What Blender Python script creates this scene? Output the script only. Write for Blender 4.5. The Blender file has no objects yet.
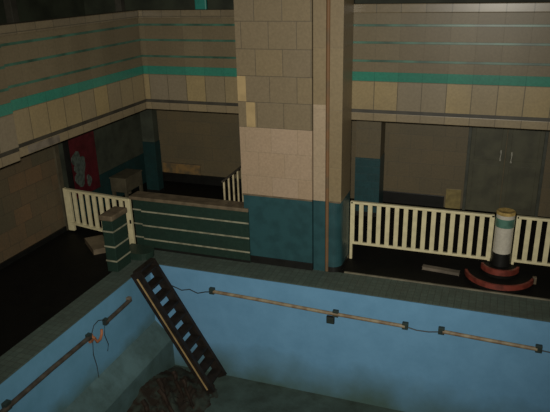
import bpy, bmesh, math, random
from mathutils import Vector, Matrix
random.seed(7)
S = bpy.context.scene
COL = S.collection

# ------------------------------------------------------------------ materials
def new_mat(name):
    m = bpy.data.materials.new(name); m.use_nodes = True
    nt = m.node_tree; b = nt.nodes['Principled BSDF']
    return m, nt, b

def ramp(nt, c):
    return (c[0], c[1], c[2], 1)

def plain(name, c, rough=.6, var=.25, scale=6, metal=0., c2=None, lo=.42, hi=.62, spec=.5, bump=0.):
    """noise-mottled colour; c2 = second colour of stains"""
    m, nt, b = new_mat(name)
    tc = nt.nodes.new('ShaderNodeTexCoord')
    n = nt.nodes.new('ShaderNodeTexNoise'); n.inputs['Scale'].default_value = scale
    n.inputs['Detail'].default_value = 6
    nt.links.new(tc.outputs['Object'], n.inputs['Vector'])
    mr = nt.nodes.new('ShaderNodeMapRange'); mr.inputs[1].default_value = lo; mr.inputs[2].default_value = hi
    nt.links.new(n.outputs['Fac'], mr.inputs[0])
    mx = nt.nodes.new('ShaderNodeMix'); mx.data_type = 'RGBA'
    nt.links.new(mr.outputs[0], mx.inputs[0])
    if c2 is None: c2 = tuple(x*(1-var) for x in c)
    mx.inputs[6].default_value = ramp(nt, c); mx.inputs[7].default_value = ramp(nt, c2)
    nt.links.new(mx.outputs[2], b.inputs['Base Color'])
    b.inputs['Roughness'].default_value = rough; b.inputs['Metallic'].default_value = metal
    b.inputs['Specular IOR Level'].default_value = spec
    if bump:
        bp = nt.nodes.new('ShaderNodeBump'); bp.inputs['Strength'].default_value = bump; bp.inputs['Distance'].default_value = .02
        nt.links.new(n.outputs['Fac'], bp.inputs['Height']); nt.links.new(bp.outputs[0], b.inputs['Normal'])
    return m

def tile(name, c1, c2, mortar, bw, bh, ms=.006, offset=.5, rough=.35, dirt=.3, dscale=1.3, dx=0., dz=0., dirtc=None, spec=.4, fine=.07):
    m, nt, b = new_mat(name)
    uv = nt.nodes.new('ShaderNodeUVMap')
    mp = nt.nodes.new('ShaderNodeMapping'); mp.inputs['Location'].default_value = (dx, dz, 0)
    nt.links.new(uv.outputs[0], mp.inputs[0])
    br = nt.nodes.new('ShaderNodeTexBrick')
    br.offset = offset; br.offset_frequency = 2; br.squash = 1
    nt.links.new(mp.outputs[0], br.inputs['Vector'])
    br.inputs['Color1'].default_value = ramp(nt, c1); br.inputs['Color2'].default_value = ramp(nt, c2)
    br.inputs['Mortar'].default_value = ramp(nt, mortar)
    br.inputs['Scale'].default_value = 1; br.inputs['Mortar Size'].default_value = ms
    br.inputs['Mortar Smooth'].default_value = .1; br.inputs['Bias'].default_value = -.1
    br.inputs['Brick Width'].default_value = bw; br.inputs['Row Height'].default_value = bh
    tc = nt.nodes.new('ShaderNodeTexCoord')
    n = nt.nodes.new('ShaderNodeTexNoise'); n.inputs['Scale'].default_value = dscale; n.inputs['Detail'].default_value = 7
    n.inputs['Roughness'].default_value = .65
    nt.links.new(tc.outputs['Object'], n.inputs['Vector'])
    mr = nt.nodes.new('ShaderNodeMapRange'); mr.inputs[1].default_value = .4; mr.inputs[2].default_value = .7
    mr.inputs[3].default_value = 0; mr.inputs[4].default_value = dirt
    nt.links.new(n.outputs['Fac'], mr.inputs[0])
    mx = nt.nodes.new('ShaderNodeMix'); mx.data_type = 'RGBA'
    nt.links.new(mr.outputs[0], mx.inputs[0]); nt.links.new(br.outputs['Color'], mx.inputs[6])
    mx.inputs[7].default_value = ramp(nt, dirtc or tuple(x*.45 for x in c1))
    # fine speckle of grime
    n2 = nt.nodes.new('ShaderNodeTexNoise'); n2.inputs['Scale'].default_value = 28; n2.inputs['Detail'].default_value = 3
    nt.links.new(tc.outputs['Object'], n2.inputs['Vector'])
    mr2 = nt.nodes.new('ShaderNodeMapRange'); mr2.inputs[1].default_value = .3; mr2.inputs[2].default_value = .7
    mr2.inputs[3].default_value = 1-fine*1.5; mr2.inputs[4].default_value = 1+fine
    nt.links.new(n2.outputs['Fac'], mr2.inputs[0])
    mu = nt.nodes.new('ShaderNodeMix'); mu.data_type = 'RGBA'; mu.blend_type = 'MULTIPLY'; mu.inputs[0].default_value = 1
    nt.links.new(mx.outputs[2], mu.inputs[6]); nt.links.new(mr2.outputs[0], mu.inputs[7])
    nt.links.new(mu.outputs[2], b.inputs['Base Color'])
    b.inputs['Roughness'].default_value = rough; b.inputs['Specular IOR Level'].default_value = spec
    bp = nt.nodes.new('ShaderNodeBump'); bp.inputs['Strength'].default_value = .25; bp.inputs['Distance'].default_value = .004
    bp.invert = True
    nt.links.new(br.outputs['Fac'], bp.inputs['Height']); nt.links.new(bp.outputs[0], b.inputs['Normal'])
    return m

M = {}
M['block']   = tile('buff_block_tile', (.195,.148,.083), (.165,.13,.085), (.085,.068,.045), .437, .4, .006, rough=.45, dirt=.35, dirtc=(.16,.125,.075), dx=.211, dz=.03)
M['blockclean'] = tile('pinkish_block_tile', (.345,.255,.18), (.325,.235,.155), (.25,.19,.125), .437, .4, .004, rough=.45, dirt=.3, dirtc=(.26,.2,.13), dx=.211, dz=.03)
M['blockpale'] = plain('pale_yellow_tile', (.37,.27,.135), .45, .15)
M['strip']   = tile('buff_strip_tile', (.21,.16,.09), (.19,.145,.085), (.15,.115,.07), 3, .9, .003, rough=.45, dirt=.4, dirtc=(.17,.12,.06))
M['stripclean'] = tile('pinkish_strip_tile', (.33,.255,.175), (.32,.245,.165), (.25,.19,.125), 3, .9, .003, rough=.45, dirt=.3, dirtc=(.25,.19,.12))
M['parapet'] = tile('brown_buff_tile', (.135,.108,.066), (.115,.09,.055), (.1,.08,.05), .36, 5, .003, offset=0, rough=.4, spec=.25, dirt=.45, dirtc=(.085,.07,.042))
M['parapetlow'] = tile('buff_square_tile', (.245,.185,.09), (.15,.125,.09), (.07,.058,.037), .36, 5, .006, offset=0, rough=.35, dirt=.35, dirtc=(.12,.095,.06))
M['fascia']  = tile('fascia_tile', (.2,.155,.09), (.165,.13,.082), (.09,.07,.045), .36, 5, .005, offset=0, rough=.4, dirt=.35)
M['darkline']   = plain('dark_line', (.035,.03,.02), .6, .4, 4)  # dark line painted between tile course and fascia
M['coping']  = tile('parapet_coping_tile', (.155,.122,.075), (.125,.1,.065), (.07,.06,.04), .36, .4, .006, offset=0, rough=.3, dirt=.3)
M['teal']    = tile('teal_band_tile', (.028,.165,.115), (.024,.14,.1), (.018,.1,.075), .36, 5, .003, offset=0, rough=.25, dirt=.3, dirtc=(.03,.1,.08))
M['tealpale'] = plain('faded_teal_ring', (.075,.17,.13), .35, .35, 12)
M['tealdim'] = plain('faded_teal_line', (.042,.115,.08), .35, .55, 2.5)
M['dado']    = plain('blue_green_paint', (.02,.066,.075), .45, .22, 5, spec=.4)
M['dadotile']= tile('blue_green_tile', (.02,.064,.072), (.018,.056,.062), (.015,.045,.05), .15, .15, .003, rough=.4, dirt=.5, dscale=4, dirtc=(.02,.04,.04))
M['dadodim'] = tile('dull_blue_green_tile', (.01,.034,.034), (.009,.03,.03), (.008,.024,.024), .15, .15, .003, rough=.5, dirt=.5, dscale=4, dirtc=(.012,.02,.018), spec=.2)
M['mosaic']  = tile('green_mosaic_tile', (.017,.037,.027), (.013,.03,.022), (.012,.03,.022), .05, .05, .003, offset=0, rough=.4, dirt=.5, dscale=3, dirtc=(.016,.028,.02))
M['cream']   = plain('cream_paint', (.56,.5,.31), .5, .14, 9)
M['creamold']= plain('dull_cream_paint', (.46,.39,.24), .55, .3, 9)
M['whiteline'] = plain('cream_line_tile', (.28,.27,.19), .4, .4, 7)
M['buffcap'] = plain('brown_buff_cap', (.14,.105,.065), .5, .35, 6)
M['black']   = plain('black_tile', (.008,.008,.007), .4, .3)
M['deck']    = tile('dark_deck_tile', (.0055,.0055,.0045), (.004,.004,.0035), (.004,.004,.0035), .15, .15, .003, offset=0, rough=.6, dirt=.6, dscale=1.0, dirtc=(.008,.007,.006), spec=.1)
M['edge']    = tile('grey_green_coping_tile', (.076,.104,.086), (.06,.084,.07), (.04,.05,.042), .1, .1, .004, offset=0, rough=.55, dirt=.5, dscale=2, dirtc=(.05,.055,.045), spec=.3)
M['nosing']  = plain('pale_brown_nosing', (.14,.125,.085), .5, .4, 4)
M['poolback']= None
M['rear']    = tile('rear_wall_tile', (.13,.1,.055), (.115,.092,.053), (.09,.075,.05), .45, .3, .004, rough=.5, dirt=.45, dirtc=(.085,.075,.05))
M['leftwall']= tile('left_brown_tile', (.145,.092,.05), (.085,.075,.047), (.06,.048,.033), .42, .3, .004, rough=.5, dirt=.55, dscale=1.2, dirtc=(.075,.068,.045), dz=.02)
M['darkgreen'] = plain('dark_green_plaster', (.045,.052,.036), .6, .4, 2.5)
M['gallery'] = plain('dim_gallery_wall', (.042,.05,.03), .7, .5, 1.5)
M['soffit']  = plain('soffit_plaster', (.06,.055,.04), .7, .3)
M['door']    = plain('greenish_bronze_door', (.072,.07,.04), .6, .35, 3)
M['doorjamb']= plain('door_jamb', (.05,.055,.04), .5, .3)
M['metal']   = plain('polished_handle', (.85,.82,.7), .25, .15, metal=.2)
M['brass']   = plain('brass_cap', (.55,.38,.13), .3, .35, 14, metal=.3)
M['white']   = tile('white_glazed_tile', (.46,.43,.36), (.44,.41,.35), (.4,.37,.31), .1, .3, .002, rough=.25, dirt=.35, dscale=3, dirtc=(.3,.28,.22))
M['red']     = plain('dull_red_tile', (.17,.032,.02), .5, .45, 9)
M['redboard']= plain('dark_red_panel', (.075,.009,.013), .4, .35, 5)
M['motif']   = plain('pale_grey_paint', (.075,.095,.08), .5, .5, 14)
M['wood']    = plain('dark_wet_wood', (.016,.012,.009), .6, .5, 8, spec=.3)
M['batten']  = plain('pale_batten', (.36,.25,.11), .5, .3, 6)
M['rust']    = plain('rusty_pipe', (.15,.075,.03), .7, .4, 5, c2=(.11,.07,.035))
M['rail']    = plain('tan_rusty_rail', (.24,.2,.13), .6, .5, 7, c2=(.15,.1,.055))
M['railrust']= plain('brown_rusty_rail', (.055,.045,.032), .7, .5, 7)
M['bracket'] = plain('dark_bracket', (.02,.035,.03), .6, .4)
M['cable']   = plain('dark_cable', (.02,.024,.024), .6, .3)
M['orange']  = plain('orange_rust', (.3,.11,.045), .7, .4, 12)
M['debris']  = plain('dark_rotten_debris', (.018,.013,.009), .85, .6, 5, c2=(.028,.036,.028), lo=.45, hi=.6, bump=.8, spec=.2)
M['branch']  = plain('rotten_timber', (.028,.018,.012), .8, .6, 9, spec=.2)
M['counter'] = plain('dull_beige_panel', (.085,.072,.045), .5, .3, 5)
M['yellowtile'] = plain('yellowish_tile', (.235,.18,.065), .45, .3, 8)
M['greyboard'] = plain('grey_brown_board', (.14,.115,.085), .6, .4, 6)
M['orangewall'] = plain('orange_stained_panel', (.22,.13,.045), .6, .6, 5, c2=(.1,.075,.04))
M['seat']    = plain('teal_seat_paint', (.02,.16,.13), .4, .2)

def pool_mat(name, base, alt, algae, z0, z1, amt, streak=True):
    """painted pool wall: mottled blue, algae stains with ragged edge near the floor"""
    m, nt, b = new_mat(name)
    tc = nt.nodes.new('ShaderNodeTexCoord')
    geo = nt.nodes.new('ShaderNodeNewGeometry')
    n = nt.nodes.new('ShaderNodeTexNoise'); n.inputs['Scale'].default_value = 2.2; n.inputs['Detail'].default_value = 8
    n.inputs['Roughness'].default_value = .7
    nt.links.new(geo.outputs['Position'], n.inputs['Vector'])
    mr = nt.nodes.new('ShaderNodeMapRange'); mr.inputs[1].default_value = .38; mr.inputs[2].default_value = .66
    nt.links.new(n.outputs['Fac'], mr.inputs[0])
    mx = nt.nodes.new('ShaderNodeMix'); mx.data_type = 'RGBA'
    nt.links.new(mr.outputs[0], mx.inputs[0])
    mx.inputs[6].default_value = ramp(nt, base); mx.inputs[7].default_value = ramp(nt, alt)
    sp = nt.nodes.new('ShaderNodeSeparateXYZ'); nt.links.new(geo.outputs['Position'], sp.inputs[0])
    n2 = nt.nodes.new('ShaderNodeTexNoise'); n2.inputs['Scale'].default_value = 1.4; n2.inputs['Detail'].default_value = 6
    nt.links.new(geo.outputs['Position'], n2.inputs['Vector'])
    ad = nt.nodes.new('ShaderNodeMath'); ad.operation = 'MULTIPLY_ADD'
    nt.links.new(n2.outputs['Fac'], ad.inputs[0]); ad.inputs[1].default_value = .9
    nt.links.new(sp.outputs['Z'], ad.inputs[2])
    mr2 = nt.nodes.new('ShaderNodeMapRange')
    mr2.inputs[1].default_value = z0+.45; mr2.inputs[2].default_value = z1+.45
    mr2.inputs[3].default_value = amt; mr2.inputs[4].default_value = 0
    nt.links.new(ad.outputs[0], mr2.inputs[0])
    mx2 = nt.nodes.new('ShaderNodeMix'); mx2.data_type = 'RGBA'
    nt.links.new(mr2.outputs[0], mx2.inputs[0]); nt.links.new(mx.outputs[2], mx2.inputs[6])
    mx2.inputs[7].default_value = ramp(nt, algae)
    nt.links.new(mx2.outputs[2], b.inputs['Base Color'])
    b.inputs['Roughness'].default_value = .6; b.inputs['Specular IOR Level'].default_value = .25
    return m
M['poolwall'] = pool_mat('faded_blue_pool_paint', (.128,.285,.45), (.108,.25,.40), (.06,.105,.09), -2.05, -1.3, .97)
M['poolside'] = pool_mat('faded_blue_side_paint', (.12,.28,.42), (.1,.245,.36), (.075,.13,.115), -1.25, -.95, .8)
M['ledge']    = pool_mat('stained_blue_ledge', (.085,.15,.16), (.05,.085,.085), (.04,.07,.055), -2.1, -1.2, .6)
M['poolfloor']= pool_mat('stained_pool_floor', (.055,.085,.075), (.03,.042,.034), (.03,.045,.035), -2.3, -1.9, .5)

# ------------------------------------------------------------------ mesh builder
class MB:
    def __init__(s): s.bm = bmesh.new()
    def box(s, x0, x1, y0, y1, z0, z1, bev=0.):
        r = bmesh.ops.create_cube(s.bm, size=1)
        for v in r['verts']:
            v.co = Vector(((x0+x1)/2+v.co.x*(x1-x0), (y0+y1)/2+v.co.y*(y1-y0), (z0+z1)/2+v.co.z*(z1-z0)))
        if bev:
            es = list({e for v in r['verts'] for e in v.link_edges})
            bmesh.ops.bevel(s.bm, geom=es, offset=bev, segments=2, affect='EDGES', profile=.6)
        return s
    def obox(s, p, q, w, t, up=(0,0,1), bev=0.):
        """board from p to q, width w along 'side', thickness t along 'up'-ish"""
        p, q = Vector(p), Vector(q); d = (q-p); L = d.length; d.normalize()
        side = d.cross(Vector(up)).normalized(); u = side.cross(d).normalized()
        r = bmesh.ops.create_cube(s.bm, size=1); c = (p+q)/2
        for v in r['verts']: v.co = c + d*v.co.x*L + side*v.co.y*w + u*v.co.z*t
        if bev:
            es = list({e for v in r['verts'] for e in v.link_edges})
            bmesh.ops.bevel(s.bm, geom=es, offset=bev, segments=2, affect='EDGES')
        return s
    def lathe(s, cx, cy, prof, n=40, a0=0., a1=2*math.pi):
        full = abs(a1-a0-2*math.pi) < 1e-4
        m = n if full else n+1
        rings = []
        for r, z in prof:
            rings.append([s.bm.verts.new((cx+max(r,1e-4)*math.cos(a0+(a1-a0)*i/n), cy+max(r,1e-4)*math.sin(a0+(a1-a0)*i/n), z)) for i in range(m)])
        for a, b in zip(rings, rings[1:]):
            for i in range(n):
                j = (i+1) % m
                s.bm.faces.new((a[i], a[j], b[j], b[i]))
        return s
    def tube(s, pts, r, n=8):
        pts = [Vector(p) for p in pts]; rings = []
        rr = r if isinstance(r, (list, tuple)) else [r]*len(pts)
        for i, p in enumerate(pts):
            d = (pts[min(i+1, len(pts)-1)]-pts[max(i-1, 0)]).normalized()
            a = d.cross(Vector((0,0,1)))
            if a.length < .05: a = d.cross(Vector((1,0,0)))
            a.normalize(); b = d.cross(a)
            rings.append([s.bm.verts.new(p+(a*math.cos(2*math.pi*k/n)+b*math.sin(2*math.pi*k/n))*rr[i]) for k in range(n)])
        for u, v in zip(rings, rings[1:]):
            for k in range(n): s.bm.faces.new((u[k], u[(k+1)%n], v[(k+1)%n], v[k]))
        s.bm.faces.new(rings[0][::-1]); s.bm.faces.new(rings[-1])
        return s
    def prism(s, poly, z0, z1):
        """vertical prism from xy polygon"""
        a = [s.bm.verts.new((x, y, z0)) for x, y in poly]; b = [s.bm.verts.new((x, y, z1)) for x, y in poly]
        n = len(poly)
        for i in range(n): s.bm.faces.new((a[i], a[(i+1)%n], b[(i+1)%n], b[i]))
        s.bm.faces.new(a[::-1]); s.bm.faces.new(b)
        return s
    def prism_y(s, poly, y0, y1):
        a = [s.bm.verts.new((x, y0, z)) for x, z in poly]; b = [s.bm.verts.new((x, y1, z)) for x, z in poly]
        n = len(poly)
        for i in range(n): s.bm.faces.new((a[i], a[(i+1)%n], b[(i+1)%n], b[i]))
        s.bm.faces.new(a[::-1]); s.bm.faces.new(b)
        return s
    def prism_x(s, poly, x0, x1):
        """prism along x from a yz polygon"""
        a = [s.bm.verts.new((x0, y, z)) for y, z in poly]; b = [s.bm.verts.new((x1, y, z)) for y, z in poly]
        n = len(poly)
        for i in range(n): s.bm.faces.new((a[i], a[(i+1)%n], b[(i+1)%n], b[i]))
        s.bm.faces.new(a[::-1]); s.bm.faces.new(b)
        return s
    def build(s, name, mat, parent=None, smooth=False):
        bm = s.bm
        bmesh.ops.recalc_face_normals(bm, faces=bm.faces)
        uv = bm.loops.layers.uv.new('UVMap')
        for f in bm.faces:
            n = f.normal; ax = max(range(3), key=lambda i: abs(n[i]))
            for l in f.loops:
                c = l.vert.co
                l[uv].uv = (c.y, c.z) if ax == 0 else (c.x, c.z) if ax == 1 else (c.x, c.y)
            f.smooth = smooth
        if parent:
            off = Vector(parent.get('_o', parent.location))
        else:
            xs = [v.co for v in bm.verts]
            lo = Vector([min(c[i] for c in xs) for i in range(3)]); hi = Vector([max(c[i] for c in xs) for i in range(3)])
            off = Vector(((lo.x+hi.x)/2, (lo.y+hi.y)/2, lo.z))
        for v in bm.verts: v.co -= off
        me = bpy.data.meshes.new(name); bm.to_mesh(me); bm.free()
        me.materials.append(mat)
        if smooth:
            try: me.set_sharp_from_angle(angle=math.radians(40))
            except Exception: pass
        o = bpy.data.objects.new(name, me); COL.objects.link(o)
        WORLD[o.name] = off
        if parent: o.parent = parent
        else: o.location = off
        return o

WORLD = {}
class P:  # light wrapper to nest parts: part objects have local origin = thing origin
    pass
def build_under(mb, name, mat, part, smooth=False):
    """sub-part: same origin as its part (part's local location is zero)"""
    root = part.parent
    o = mb.build(name, mat, root, smooth); o.parent = part
    return o
def tag(o, label=None, cat=None, group=None, kind=None):
    if label: o['label'] = label
    if cat: o['category'] = cat
    if group: o['group'] = group
    if kind: o['kind'] = kind
    return o
def thing(name, label, cat, loc, group=None, kind='thing'):
    o = bpy.data.objects.new(name, None); COL.objects.link(o); o.location = loc; o.empty_display_size = .1
    return tag(o, label, cat, group, kind)
def struct(name, mb, mat, label=None):
    o = mb.build(name, mat); o['kind'] = 'structure'
    if label: o['label'] = label
    return o

# ------------------------------------------------------------------ layout constants (metres, deck = z 0)
XL, YB = -5.37, 8.2          # pool left and back edge
ZF = -2.0                    # pool floor
YC, XC0, XC1 = 8.74, -3.80, -2.14
YG = 9.41                    # gallery front, back side
XG = -5.86                   # gallery front, left side
YR, XW = 12.35, -7.72        # rear wall, left wall

# ------------------------------------------------------------------ setting
struct('floor_deck', MB().box(XW-.1, 6, 8.82, YR, -.3, 0), M['deck'])
struct('floor_side', MB().box(XW-.1, XL-.42, -2, 8.82, -.3, 0), M['deck'])
struct('trim_1', MB().box(XL-.42, 6, YB, 8.8, -.002, .012, .004), M['edge'], 'grey green tiled coping along the far pool edge')
struct('trim_2', MB().box(XL-.42, XL, -2, YB, -.002, .012, .004), M['edge'], 'grey green tiled coping along the left pool edge')
struct('trim_3', MB().box(-2.08, 6, 8.8, 8.84, -.1, .03, .008), M['nosing'], 'thin pale edging between coping and walkway')
struct('wall_pool_back', MB().box(XL-.3, 6, YB-.006, YB+.3, ZF, -.004), M['poolwall'])
struct('wall_pool_left', MB().box(XL-.3, XL+.006, -2, YB+.3, ZF, -.004), M['poolside'])
struct('floor_pool', MB().box(XL-.3, 6, -2, YB+.3, ZF-.2, ZF), M['poolfloor'])
struct('trim_4', MB().prism_y([(XL, ZF), (-5.05, ZF), (-5.05, -1.44), (-5.08, -1.4), (XL, -1.12)], 2, YB), M['ledge'], 'raised stained ledge along the left pool wall')
struct('wall_back', MB().box(XW-.3, 6, YR, YR+.2, 0, 2.5), M['rear'])
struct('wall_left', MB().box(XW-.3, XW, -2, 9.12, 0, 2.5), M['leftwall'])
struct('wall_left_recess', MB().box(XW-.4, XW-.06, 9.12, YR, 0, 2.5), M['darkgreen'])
struct('trim_5', MB().box(XW-.3, XW+.03, 9.0, 9.12, 0, 2.5, .008), M['counter'], 'upright jamb where the left wall ends')
struct('wall_gallery_back', MB().box(XW-3.2, 6, 13.6, 13.8, 2.5, 7), M['gallery'])
struct('wall_gallery_left', MB().box(-10.2, -10, -2, 13.6, 2.5, 7), M['gallery'])
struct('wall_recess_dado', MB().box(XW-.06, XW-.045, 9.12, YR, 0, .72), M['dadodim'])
struct('baseboard_back', MB().box(-2.16, -.83, YR-.035, YR, 0, .25, .005), M['black'])
struct('baseboard_alcove', MB().box(-7.65, -4.2, YR-.035, YR, 0, .22, .005), M['black'])
struct('baseboard_left', MB().box(XW, XW+.03, -2, 9.0, 0, .1, .005), M['black'])
struct('trim_6', MB().box(-.8, -.5, YR-.03, YR, 0, .42, .005), M['yellowtile'], 'yellowish tile block at the foot of the door jamb')

# double door in the rear wall
d = MB().box(-.46, -.40, YR-.06, YR, 0, 2.4, .005).box(.92, .98, YR-.06, YR, 0, 2.4, .005)
d1 = tag(d.build('door_1', M['doorjamb']), 'dull greenish double door in the rear wall', None, None, 'structure')
o1 = WORLD[d1.name]
class Q: pass
def part_of(mb, name, mat, root, smooth=False):
    root['_o'] = tuple(WORLD[root.name]); o = mb.build(name, mat, root, smooth); del root['_o']; return o
for (x0, x1), (hx, hz) in zip(((-.40, .25), (.265, .92)), ((.17, 1.2), (.37, 1.17))):
    lf = part_of(MB().box(x0, x1, YR-.045, YR-.005, .01, 2.38, .006).box(x0+.08, x1-.08, YR-.052, YR-.04, .12, 1.0, .006).box(x0+.08, x1-.08, YR-.052, YR-.04, 1.1, 2.28, .006), 'door_leaf', M['door'], d1)
    h = part_of(MB().tube([(hx, YR-.05, hz-.1), (hx, YR-.1, hz-.09), (hx, YR-.1, hz+.09), (hx, YR-.05, hz+.1)], .013, 8), 'door_handle', M['metal'], d1, True)
    h.parent = lf; h['label'] = 'shiny pull handle'

# ------------------------------------------------------------------ gallery balconies
ZT = 4.1
STR = (3.86, 3.61, 3.34)
def balcony_x(name, label, x0, x1, cop_z):
    t = thing(name, label, 'balcony', ((x0+x1)/2, YG, 2.4), 'tiled gallery balconies')
    MB().box(x0, x1, YG, YG+.16, 3.03, cop_z-.13).build('parapet', M['parapet'], t)
    MB().box(x0, x1, YG-.005, YG+.16, 2.6, 3.03).build('square_tile_course', M['parapetlow'], t)
    MB().box(x0, x1, YG-.02, YG+.2, cop_z-.13, cop_z, .012).build('coping', M['coping'], t)
    MB().box(x0, x1, YG-.012, YG+.01, 3.04, 3.18, .004).build('teal_band', M['teal'], t)
    for z in STR: MB().box(x0, x1, YG-.006, YG+.01, z-.012, z+.022, .003).build('teal_line', M['tealdim'], t)
    MB().box(x0, x1, YG-.0, YG+.305, 2.42, 2.545, .008).build('fascia', M['fascia'], t)
    MB().box(x0, x1, YG-.004, YG+.06, 2.545, 2.6).build('dark_strip', M['darkline'], t)  # near-flush dark strip above the fascia, drawn as a plain dark line
    return t
balcony_x('gallery_balcony', 'tiled balcony front with bright teal band, over the rear double doors', XC1-.3, 6, 4.17)
balcony_x('gallery_balcony', 'short tiled balcony front with teal band, between left corner and big pillar', XG-.16, XC0+.4, 4.1)
# left balcony runs towards the camera; beyond a step it is set back
t = thing('gallery_balcony', 'long tiled balcony front with teal band along the left wall', 'balcony', (XG, 6, 2.4), 'tiled gallery balconies')
Y0 = 6.08
def yb(z0, z1, dx=0., w=.16, bev=0.):
    return MB().box(XG-w, XG+dx, Y0, YG-.022, z0, z1, bev).box(XG+.1-w, XG+.1+dx, 0, Y0, z0, z1, bev)
yb(3.03, ZT-.13).build('parapet', M['parapet'], t)
yb(2.6, 3.03, .005).build('square_tile_course', M['parapetlow'], t)
yb(ZT-.13, ZT, .02, .2, .012).build('coping', M['coping'], t)
yb(3.04, 3.18, .012, .02, .004).build('teal_band', M['teal'], t)
for z in STR: yb(z-.012, z+.022, .006, .02, .003).build('teal_line', M['tealdim'], t)
yb(2.42, 2.545, -.0, .305, .008).build('fascia', M['fascia'], t)
yb(2.545, 2.6, .004, .06).build('dark_strip', M['darkline'], t)
struct('floor_gallery_left', MB().box(-9.95, XG-.295, 0, YG+.18, 2.5, 2.69), M['soffit'])
struct('floor_gallery_back', MB().box(-9.95, 6, YG+.295, 13.55, 2.5, 2.69), M['soffit'])
MB().box(XG-.003, XG+.005, 6.35, 7.0, 2.43, 2.535).build('pale_fascia_tile', M['greyboard'], t)

# gallery posts and seat glimpsed above the parapets
for x, y, w, lab in ((-9.6, 10.6, .09, 'dim brown gallery post behind the left balcony, at the picture edge'), (-8.3, 12.6, .08, 'dim brown gallery post behind the left balcony, near its corner')):
    t = thing('gallery_post', lab, 'post', (x, y, 2.7))
    MB().box(x-w, x+w, y-w, y+w, 2.7, 6.5, .01).build('shaft', M['soffit'], t)
    MB().box(x-w-.04, x+w+.04, y-w-.04, y+w+.04, 2.7, 2.95, .01).build('base', M['soffit'], t)
t = thing('gallery_chair', 'teal seat back showing just above the short balcony', 'seat', (-5.0, 10.2, 2.7))
MB().box(-5.11, -4.89, 10.05, 10.11, 3.15, 4.25, .02).build('backrest', M['seat'], t)
MB().box(-5.11, -4.89, 9.66, 10.1, 3.1, 3.15, .01).build('seat', M['seat'], t)
for sx in (-5.09, -4.93):
    for sy in (9.68, 10.06): MB().box(sx, sx+.03, sy, sy+.03, 2.7, 3.1).build('leg', M['wood'], t)

# ------------------------------------------------------------------ big pillar
t = thing('tiled_pillar', 'massive tiled pillar with blue green painted base, at the pool edge', 'pillar', (-2.92, 9.0, 0))
XM, XS = -2.6, -2.365
ZS, ZS2 = 2.37, 2.77
bk = YG-.03
MB().box(XC0, XM, YC, bk, ZS, 6.5).build('shaft', M['block'], t)
MB().box(XC0, XM, YC+.004, bk, 1.24, ZS).build('lower_shaft', M['blockclean'], t)
MB().box(XC0+.02, XM, YC, bk, .14, 1.24).build('dado', M['dado'], t)
MB().box(XC0+.02, XM+.005, YC-.015, bk, 0, .14, .005).build('plinth', M['black'], t)
MB().box(XM+.012, XS-.03, YC+.03, bk, ZS2, 6.5).build('pilaster_strip', M['strip'], t)
MB().box(XM+.012, XS-.03, YC+.03, bk, 1.24, ZS2).build('pilaster_strip', M['stripclean'], t)
MB().box(XS+.03, XC1, YC+.03, bk, 1.24, 6.5).build('pilaster_strip', M['strip'], t)
MB().box(XM-.02, XS+.06, YC+.09, bk, 0, 6.5).build('recess_back', M['strip'], t)
# rounded lower corner strip of the painted base
r = .16
pts = [(XS+.03, YC+.03)] + [(XC1-r+r*math.sin(a), YC+.03+r-r*math.cos(a)) for a in [i*math.pi/2/8 for i in range(9)]] + [(XC1, bk), (XS+.03, bk)]
MB().prism(pts, .1, 1.24).build('dado', M['dado'], t)
MB().prism([(x+.006*(1 if x > -2.3 else 0), y-.008) for x, y in pts], 0, .1).build('plinth', M['black'], t)
MB().box(XM+.012, XS-.03, YC+.03, bk, 0, 1.24).build('dado', M['dado'], t)
tag(MB().tube([(XS, YC+.04, 0.02), (XS, YC+.04, 2.2), (XS, YC+.04, 6.5)], .03, 10).build('downpipe', M['rust'], t, True), 'rusty brown pipe')
MB().box(XC0+.01, XM, YC-.004, YC+.02, 1.225, 1.25).box(XS+.04, XC1-.01, YC+.026, YC+.05, 1.225, 1.25).build('dado_edge', M['buffcap'], t)
for x0, x1, z0, z1 in ((XC0, XC0+.14, 2.77, 3.17), (XC0+.13, XC0+.28, 2.37, 2.77)):
    MB().box(x0, x1, YC-.003, YC+.05, z0+.005, z1-.005).build('pale_tile', M['blockpale'], t)

# two slimmer pillars under the galleries
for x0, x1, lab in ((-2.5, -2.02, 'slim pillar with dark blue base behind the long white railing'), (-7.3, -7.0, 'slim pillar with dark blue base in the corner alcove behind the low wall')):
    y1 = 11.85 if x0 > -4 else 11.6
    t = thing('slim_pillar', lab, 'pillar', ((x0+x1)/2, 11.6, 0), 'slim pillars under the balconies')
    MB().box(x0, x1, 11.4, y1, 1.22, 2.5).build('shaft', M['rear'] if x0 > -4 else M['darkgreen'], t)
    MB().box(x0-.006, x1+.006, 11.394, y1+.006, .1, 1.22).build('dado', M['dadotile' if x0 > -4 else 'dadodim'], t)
    MB().box(x0-.012, x1+.012, 11.388, y1+.012, 0, .1, .004).build('plinth', M['black'], t)

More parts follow.
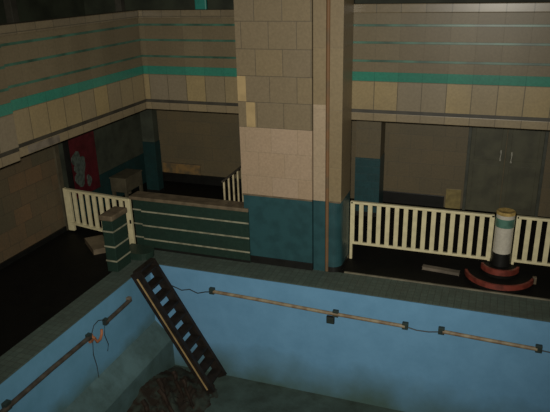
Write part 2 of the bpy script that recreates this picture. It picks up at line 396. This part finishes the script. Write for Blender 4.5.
# ------------------------------------------------------------------ low tiled wall and end pier
t = thing('low_tiled_wall', 'low dark green tiled wall with three pale lines, left of the big pillar', 'wall', (-4.8, 8.9, 0))
YW, XE = YC-.04, -3.69
MB().box(-5.75, XC0-.01, YW, YC+.18, 0, .94).box(XC0-.01, XE, YW, YC-.018, 0, .94).build('body', M['mosaic'], t)
MB().box(-5.95, -5.75, YW+.05, YC+.22, 0, .94, .02).build('end_post', M['mosaic'], t)
MB().box(-5.97, XC0-.01, YW-.015, YC+.25, .94, 1.0, .01).box(XC0-.012, XE, YW-.015, YC-.018, .94, 1.0, .006).build('cap', M['buffcap'], t)
for z in (.735, .465, .205):
    MB().box(-5.75, XE-.001, YW-.006, YW+.01, z-.014, z+.014, .003).box(-5.955, -5.752, YW+.045, YW+.1, z-.014, z+.014, .003).build('pale_line', M['whiteline'], t)
MB().box(-5.75, XE-.002, YW-.01, YW+.01, 0, .05, .004).build('skirting', M['black'], t)

t = thing('tiled_end_pier', 'free-standing green tiled pier with brown cap, by the pool corner', 'pier', (-5.86, 7.98, 0))
x0, x1, y0, y1 = -5.88, -5.68, 7.72, 8.13
MB().box(x0, x1, y0, y1, 0, .93, .012).build('body', M['mosaic'], t)
MB().box(x0-.025, x1+.025, y0-.025, y1+.025, .93, 1.02, .02).build('cap', M['buffcap'], t)
for z in (.735, .465, .205): MB().box(x0-.006, x1+.006, y0-.006, y1+.006, z-.014, z+.014, .003).build('pale_line', M['whiteline'], t)

t = thing('corner_step', 'low dark tiled step between the green pier and low wall', 'step', (-5.6, 8.4, 0))
pp = [(-5.95, 8.21)] + [(-5.6+.19*math.sin(a), 8.4-.19*math.cos(a)) for a in [i*math.pi/8 for i in range(9)]] + [(-5.95, 8.59)]
MB().prism(pp, .012, .11).build('riser', M['mosaic'], t)
MB().prism([(x+.01*(1 if x > -5.6 else 0), y) for x, y in pp], .11, .135).build('tread', M['mosaic'], t)

# ------------------------------------------------------------------ white railings
def railing(name, label, x0, x1, y, z0, z1, n, w=.073, group='cream wooden railings', posts=(), ends=True):
    t = thing(name, label, 'railing', ((x0+x1)/2, y, 0), group)
    MB().box(x0, x1, y-.03, y+.03, z1-.04, z1, .006).build('top_rail', M['cream'], t)
    MB().box(x0, x1, y-.025, y+.025, z0, z0+.04, .006).build('bottom_rail', M['cream'], t)
    for i in range(n):
        x = x0+.03+(x1-x0-.06)*i/(n-1)
        MB().box(x-w/2, x+w/2, y-.024, y+.0, z0+.036, z1-.036, .004).build('baluster', M['cream'], t)
    for px, pw, pz in posts: MB().box(px-pw/2, px+pw/2, y-.03, y+.03, pz, z1+.002, .006).build('post', M['cream'], t)
    return t
railing('white_railing', 'long cream slatted railing between the big pillar and the round post', -2.12, .14, 9.41, .28, 1.05, 16, posts=((-2.105, .045, 0), (.12, .04, .27)))
railing('white_railing', 'cream slatted railing on the far side of the round post, cut by the frame', .465, 2.575, 9.41, .3, 1.07, 15, posts=((.478, .04, .13),))
# short gate panel, slightly skewed
gx0, gx1, gy0, gy1 = -7.6, -6.01, 9.0, 8.76
t = thing('white_gate', 'short cream slatted gate panel between left wall and green low wall', 'gate', ((gx0+gx1)/2, 8.9, 0), 'cream wooden railings')
def gp(f): return (gx0+(gx1-gx0)*f, gy0+(gy1-gy0)*f)
def gz(f, z): a = gp(f); return (a[0], a[1], z)
MB().obox(gz(0, .87), gz(1, .9), .05, .045, bev=.006).build('top_rail', M['cream'], t)
MB().obox(gz(0, .2), gz(1, .16), .05, .045, bev=.006).build('bottom_rail', M['cream'], t)
for k in range(8):
    f = .15+.103*k; a = gp(f)
    MB().box(a[0]-.035, a[0]+.035, a[1]-.02, a[1]+.02, .19, .87, .004).build('baluster', M['cream'], t)
a = gp(.035); MB().box(a[0]-.07, a[0]+.065, a[1]-.03, a[1]+.03, .04, .895, .006).build('post', M['cream'], t)
a = gp(.975); MB().box(a[0]-.05, a[0]+.05, a[1]-.03, a[1]+.03, 0, .92, .006).build('post', M['cream'], t)
MB().box(a[0]+.01, a[0]+.045, a[1]-.04, a[1]-.02, .45, .52, .004).build('latch', M['black'], t)

# thin stair rail behind the low wall
t = thing('stair_rail', 'small thin-barred handrail behind the low wall, beside the big pillar', 'handrail', (-4.3, 9.5, 0))
xs = -4.3
P0, P1 = (xs, 9.0, 1.38), (xs, 10.0, 1.38)
MB().tube([(xs, 9.06, 1.3), (xs, 9.5, 1.31), (xs, 10.1, 1.33)], .02, 8).build('top_rail', M['railrust'], t, True)
MB().tube([(xs, 9.06, .25), (xs, 10.1, .25)], .012, 8).build('bottom_rail', M['creamold'], t, True)
for k in range(5):
    y = 9.12+.2*k
    MB().box(xs-.014, xs+.014, y-.014, y+.014, 0, 1.3, .003).build('baluster', M['creamold'], t)

# ------------------------------------------------------------------ round post on stepped half-round plinth
LX, LY = .30, 9.38
t = thing('round_tiled_post', 'round white tiled post with teal ring and brass cap, between the railings', 'post', (LX, LY, 0))
R = .138
MB().lathe(LX, LY, [(0, .26), (R+.015, .26), (R+.015, .27), (R+.012, .46), (R, .47)], 40).build('base', M['black'], t, True)
MB().lathe(LX, LY, [(R, .46), (R, .92)], 40).build('shaft', M['white'], t, True)
MB().lathe(LX, LY, [(R, .9), (R+.006, .905), (R+.006, 1.035), (R, 1.04)], 40).build('teal_ring', M['tealpale'], t, True)
MB().lathe(LX, LY, [(R, 1.035), (R, 1.1), (0, 1.1)], 40).build('upper_shaft', M['white'], t, True)
MB().lathe(LX, LY, [(R-.01, 1.095), (R+.004, 1.1), (R+.004, 1.135), (R-.01, 1.147), (R-.05, 1.14), (.06, 1.13), (0, 1.13)], 40).build('cap', M['brass'], t, True)
t = thing('half_round_steps', 'stepped half-round plinth with dull red edging under the round post', 'steps', (LX, LY, 0))
def half(r, z0, z1, a0=math.pi, a1=2*math.pi, n=28):
    poly = [(LX+r*math.cos(a0+(a1-a0)*i/n), LY+r*math.sin(a0+(a1-a0)*i/n)) for i in range(n+1)]
    return poly
MB().prism(half(.52, 0, 0), 0, .125).build('lower_step', M['deck'], t)
MB().prism(half(.285, 0, 0, math.pi*.98, math.pi*2.02), .125, .26).build('upper_step', M['deck'], t)
def edging(r, z0, z1, a0, a1, n=26, n_in=.03):
    out = [(LX+(r+.008)*math.cos(a0+(a1-a0)*i/n), LY+(r+.008)*math.sin(a0+(a1-a0)*i/n)) for i in range(n+1)]
    inn = [(LX+(r-n_in)*math.cos(a0+(a1-a0)*i/n), LY+(r-n_in)*math.sin(a0+(a1-a0)*i/n)) for i in range(n+1)]
    m = MB()
    for i in range(n): m.prism([out[i], out[i+1], inn[i+1], inn[i]], z0, z1)
    bmesh.ops.remove_doubles(m.bm, verts=m.bm.verts, dist=1e-4)
    return m
edging(.52, .05, .13, math.pi*1.06, math.pi*1.92).build('red_edging', M['red'], t)
edging(.285, .175, .265, math.pi*1.08, math.pi*1.92).build('red_edging', M['red'], t)
a = math.pi*1.95
MB().box(LX+.525*math.cos(a)-.03, LX+.525*math.cos(a)+.03, LY+.525*math.sin(a)-.03, LY+.525*math.sin(a)+.03, .02, .135, .006).build('end_tile', M['buffcap'], t)

tag(MB().prism([(-6.98, 8.6), (-6.5, 8.2), (-6.28, 8.42), (-6.75, 8.84)], 0, .1).build('concrete_slab', M['buffcap']), 'small dull brown slab on the dark floor between white gate and green pier', 'slab')
tag(MB().obox((-.88, 9.36, .03), (-.3, 9.3, .03), .09, .05, bev=.006).build('wooden_batten', M['greyboard']), 'grey brown batten lying on the dark walkway under the long railing', 'batten')

# ------------------------------------------------------------------ alcove contents
t = thing('red_panel', 'tall dark red panel with pale motif, on the left wall behind the gate', 'panel', (XW+.0, 9.95, .5))
px = XW-.045
board = MB().box(px, px+.1, 9.35, 10.2, .52, 2.3, .01).build('board', M['redboard'], t)
mm = MB()
for cy, cz, ry, rz in ((9.63, 1.3, .15, .16), (9.72, 1.1, .2, .15), (9.68, .9, .17, .17), (9.78, 1.22, .12, .12), (9.95, .78, .08, .12)):
    poly = []
    for i in range(14):
        a = 2*math.pi*i/14; q = 1+.16*math.sin(3*a+cy*9)
        poly.append((cy-.1+ry*.85*q*math.cos(a), cz+rz*q*math.sin(a)))
    mm.prism_x(poly, px+.098, px+.104+.001*cy)
mm.build('pale_motif', M['motif'], t).parent = board
MB().box(px, px+.11, 9.33, 9.37, .48, 2.32, .004).build('frame_edge', M['black'], t)

t = thing('counter', 'dull beige counter on legs against the alcove wall', 'counter', (-7.45, 11.0, 0))
MB().box(-7.75, -7.36, 10.66, 11.32, .25, .55, .01).build('front_panel', M['counter'], t)
MB().box(-7.76, -7.34, 10.64, 11.33, .55, .58, .008).build('top', M['counter'], t)
for y in (10.67, 11.25):
    MB().box(-7.42, -7.36, y, y+.06, 0, .25).build('leg', M['counter'], t); MB().box(-7.74, -7.68, y, y+.06, 0, .25).build('leg', M['counter'], t)
t = thing('stained_board', 'orange stained low panel at the foot of the alcove rear wall', 'panel', (-6.7, YR-.03, .3))
MB().box(-7.4, -6.4, YR-.03, YR-.002, .22, .46, .006).build('board', M['orangewall'], t)
MB().box(-7.42, -6.38, YR-.045, YR-.002, .46, .475, .004).build('top_strip', M['buffcap'], t)

# ------------------------------------------------------------------ ladder down into the pool
t = thing('wooden_ladder', 'dark wooden step ladder leaning into the corner of the empty pool', 'ladder', (-4.8, 7.9, ZF))
T0, B0 = Vector((-5.29, 0, .09)), Vector((-4.07, 0, ZF+.03))
dirv = (B0-T0).normalized(); nrm = Vector((-dirv.z, 0, dirv.x))*(1 if -dirv.z > 0 else -1)
for y in (7.64, 8.12):
    st = MB().obox((T0.x, y, T0.z), (B0.x, y, B0.z), .06, .17, up=nrm, bev=.005).build('stringer', M['wood'], t)
NT = 10
for k in range(NT):
    f = (k+.35)/NT; c = T0.lerp(B0, f)
    MB().box(c.x-.085, c.x+.09, 7.66, 8.1, c.z-.02, c.z+.02, .004).build('tread', M['wood'], t)
a = T0.lerp(B0, .04)+nrm*.0; b = T0.lerp(B0, .97)
tag(MB().obox((a.x, 7.604, a.z), (b.x, 7.604, b.z), .012, .022, up=nrm).build('edge_batten', M['batten'], t), 'pale yellowish batten')
MB().box(T0.x-.02, T0.x+.08, 7.6, 8.16, T0.z-.005, T0.z+.045, .006).build('top_board', M['wood'], t)

# ------------------------------------------------------------------ pool wall rails and fittings
def bracket(p, ax, t, s=.045, mat='bracket'):
    x, y, z = p
    if ax == 'y': MB().box(x-s, x+s, y-.02, YB+.0, z-s*1.1, z+s*1.3, .006).build('bracket', M[mat], t)
    else: MB().box(XL, x+.02, y-s, y+s, z-s*1.1, z+s*1.3, .006).build('bracket', M[mat], t)
yr = YB-.05
def rail_back(label, pts, brs):
    t = thing('wall_rail', label, 'rail', (pts[0][0], yr, pts[0][1]), 'rusty rails on the pool walls')
    MB().tube([(x, yr, z) for x, z in pts], .03, 10).build('pipe', M['rail'], t, True)
    for x, z in brs: bracket((x, yr, z), 'y', t)
rail_back('long tan rusty rail on the far pool wall', [(-4.15, -.33), (-3.4, -.345), (-2.1, -.385), (-.97, -.405)], [(-4.18, -.33), (-2.05, -.385), (-.97, -.405)])
rail_back('shorter tan rusty rail at the far end of the pool wall', [(-.42, -.39), (.3, -.415), (.88, -.43)], [(-.44, -.39), (.9, -.43)])
def wire(name, label, pts, r=.009):
    tag(MB().tube(pts, r, 6).build(name, M['cable'], None, True), label, 'cable', 'loose cables on the pool walls')
wire('loose_cable', 'thin dark cable on the far pool wall, just behind the ladder', [(-5.3, YB-.015, -.36), (-5.0, YB-.015, -.35), (-4.75, yr, -.40), (-4.6, yr, -.36), (-4.45, yr, -.41), (-4.3, yr, -.36), (-4.18, yr, -.34)])
wire('loose_cable', 'thin dark cable bridging the gap between the two far wall rails', [(-.95, yr, -.41), (-.8, yr, -.44), (-.62, yr, -.435), (-.44, yr, -.40)])
wire('loose_cable', 'thin dark cable on the far pool wall, past the end of the shorter rail', [(.9, yr, -.44), (1.4, yr, -.47), (2.2, yr, -.48)])
xr = XL+.05
t = thing('wall_rail', 'long brown rusty rail on the side pool wall', 'rail', (xr, 5, -.32), 'rusty rails on the pool walls')
MB().tube([(xr, 3.6, -.32), (xr, 4.7, -.32), (xr, 5.5, -.32), (xr, 6.35, -.34)], .035, 10).build('pipe', M['railrust'], t, True)
bracket((xr, 4.68, -.31), 'x', t, .05); bracket((xr, 6.35, -.34), 'x', t, .04)
t = thing('wall_rail', 'short brown rusty rail on the side pool wall, nearest the ladder', 'rail', (xr, 6.8, -.32), 'rusty rails on the pool walls')
MB().tube([(xr, 6.75, -.33), (xr, 7.2, -.32), (xr, 7.46, -.31)], .035, 10).build('pipe', M['railrust'], t, True)
bracket((xr, 6.78, -.33), 'x', t, .04); bracket((xr, 7.44, -.30), 'x', t, .035, 'greyboard')
t = thing('rusty_hook', 'orange rusty hook on the side pool wall between two rails', 'hook', (xr, 6.42, -.42))
MB().tube([(xr-.03, 6.4, -.34), (xr+.05, 6.4, -.38), (xr+.07, 6.42, -.45), (xr+.05, 6.52, -.47), (xr+.03, 6.6, -.42), (xr+.02, 6.62, -.36)], .022, 8).build('bent_bar', M['orange'], t, True)
MB().box(XL, xr, 6.36, 6.44, -.46, -.33, .01).build('back_plate', M['orange'], t)
xw_ = XL+.015
for lab, pts in (('loose cable looping up from the side pool wall rail beside the rusty hook', [(xr, 6.4, -.33), (xr, 6.48, -.22), (xr, 6.6, -.2), (xr, 6.72, -.26), (xr, 6.78, -.33)]),
                 ('thin cable hanging down the side pool wall beneath the rusty hook', [(xw_, 6.45, -.46), (xw_, 6.42, -.7), (xw_, 6.46, -.92), (xw_+.02, 6.44, -1.12)]),
                 ('thin cable hanging down the side pool wall beneath the shortest rail', [(xw_, 6.78, -.36), (xw_, 6.74, -.55), (xw_, 6.8, -.75), (xw_, 6.76, -.85)])):
    wire('loose_cable', lab, pts, .007)
t = thing('wall_inlet', 'small black square inlet low on the far pool wall below the rail', 'inlet', (-2.13, YB, -.5))
MB().box(-2.2, -2.07, YB-.05, YB, -.58, -.45, .012).build('housing', M['black'], t)
MB().box(-2.19, -2.08, YB-.058, YB-.045, -.565, -.465, .004).build('grille', M['bracket'], t)

# ------------------------------------------------------------------ rubbish on the pool floor
bm = bmesh.new(); N = 60
from mathutils import noise
hx, hy = (-5.045, -3.72), (5.2, 8.17)
vs = {}
for i in range(N+1):
    for j in range(N+1):
        u, v = i/N, j/N
        x = hx[0]+(hx[1]-hx[0])*u; y = hy[0]+(hy[1]-hy[0])*v
        # streaks run down and towards the middle of the pool
        p, q = (x*.75+y*.65), (x*.65-y*.75)
        slope = (1-u)**1.6*(.03+.26*math.exp(-((y-7.2)/.8)**2))
        edge = min(1, (1-u)*3)*min(1, v*4)*min(1, (1-v)*4+.35)
        st = noise.noise(Vector((q*.9, p*6.5, 3)))
        h = edge*(slope+.16*max(0, st)+.06*abs(noise.noise(Vector((x*11, y*11, 2)))))-.035
        vs[i, j] = bm.verts.new((x, y, ZF+max(h, -.05)))
for i in range(N):
    for j in range(N): bm.faces.new((vs[i, j], vs[i+1, j], vs[i+1, j+1], vs[i, j+1]))
m = MB(); m.bm.free(); m.bm = bm
tag(m.build('rotten_debris', M['debris'], None, True), 'heap of dark rotten debris on the pool floor by the ladder foot', 'debris', None, 'stuff')
rs = random.Random(11)
for sx, sy, ln, r0 in ((-4.85, 7.75, .75, .045), (-4.9, 7.35, .95, .05), (-4.75, 7.1, .85, .04), (-4.9, 6.85, .8, .045), (-4.55, 7.55, .6, .035), (-4.5, 6.75, .7, .04), (-4.85, 6.4, .6, .035)):
    pts = []; a = -.75+rs.uniform(-.25, .25)
    for k in range(8):
        f = k/7; hz = (.26*(1-f)*max(0, 1-abs(sy-7.2))+.05) 
        pts.append((sx+ln*f*math.cos(a)+.03*math.sin(k*1.3+sy), sy+ln*f*math.sin(a)+.04*math.sin(k*.9), ZF+hz+.03*math.sin(k*1.7+sx)))
    tag(MB().tube(pts, [r0*(1-.07*k) for k in range(8)], 7).build('rotten_stick', M['branch'], None, True), 'dark rotten stick lying on the debris heap in the pool', 'stick', 'rotten sticks on the debris heap')

# ------------------------------------------------------------------ light, world, camera
mw = ((0.94077917, -0.09858306, 0.32437006), (0.33818919, 0.33983945, -0.87757463), (-0.02371975, 0.93530237, 0.3530536))
cam = bpy.data.cameras.new('camera'); co = bpy.data.objects.new('camera', cam); COL.objects.link(co)
mat = Matrix(mw).to_4x4(); mat.translation = Vector((0, 0, 4.6)); co.matrix_world = mat
cam.sensor_fit = 'HORIZONTAL'; cam.sensor_width = 36; cam.lens = 612/550*36
cam.clip_start = .05; cam.clip_end = 100
S.camera = co

fl = bpy.data.lights.new('flash', 'SPOT'); fl.energy = 2850; fl.spot_size = math.radians(84); fl.spot_blend = 1.; fl.shadow_soft_size = .04
fl.color = (1, .955, .83)
fo = bpy.data.objects.new('flash', fl); COL.objects.link(fo)
m2 = mat.copy(); m2.translation = Vector((-.04, .02, 4.68)); fo.matrix_world = m2

sk = bpy.data.lights.new('skylight', 'AREA'); sk.shape = 'RECTANGLE'; sk.size = 6; sk.size_y = 5; sk.energy = 30; sk.color = (.8, .93, 1)
so = bpy.data.objects.new('skylight', sk); COL.objects.link(so); so.location = (0, 4.5, 9.5)

w = bpy.data.worlds.new('world'); S.world = w; w.use_nodes = True
w.node_tree.nodes['Background'].inputs[0].default_value = (.55, .62, .6, 1)
w.node_tree.nodes['Background'].inputs[1].default_value = .006

S.view_settings.view_transform = 'Standard'; S.view_settings.look = 'None'
S.view_settings.gamma = 1; S.view_settings.exposure = 0; S.view_settings.use_curve_mapping = False
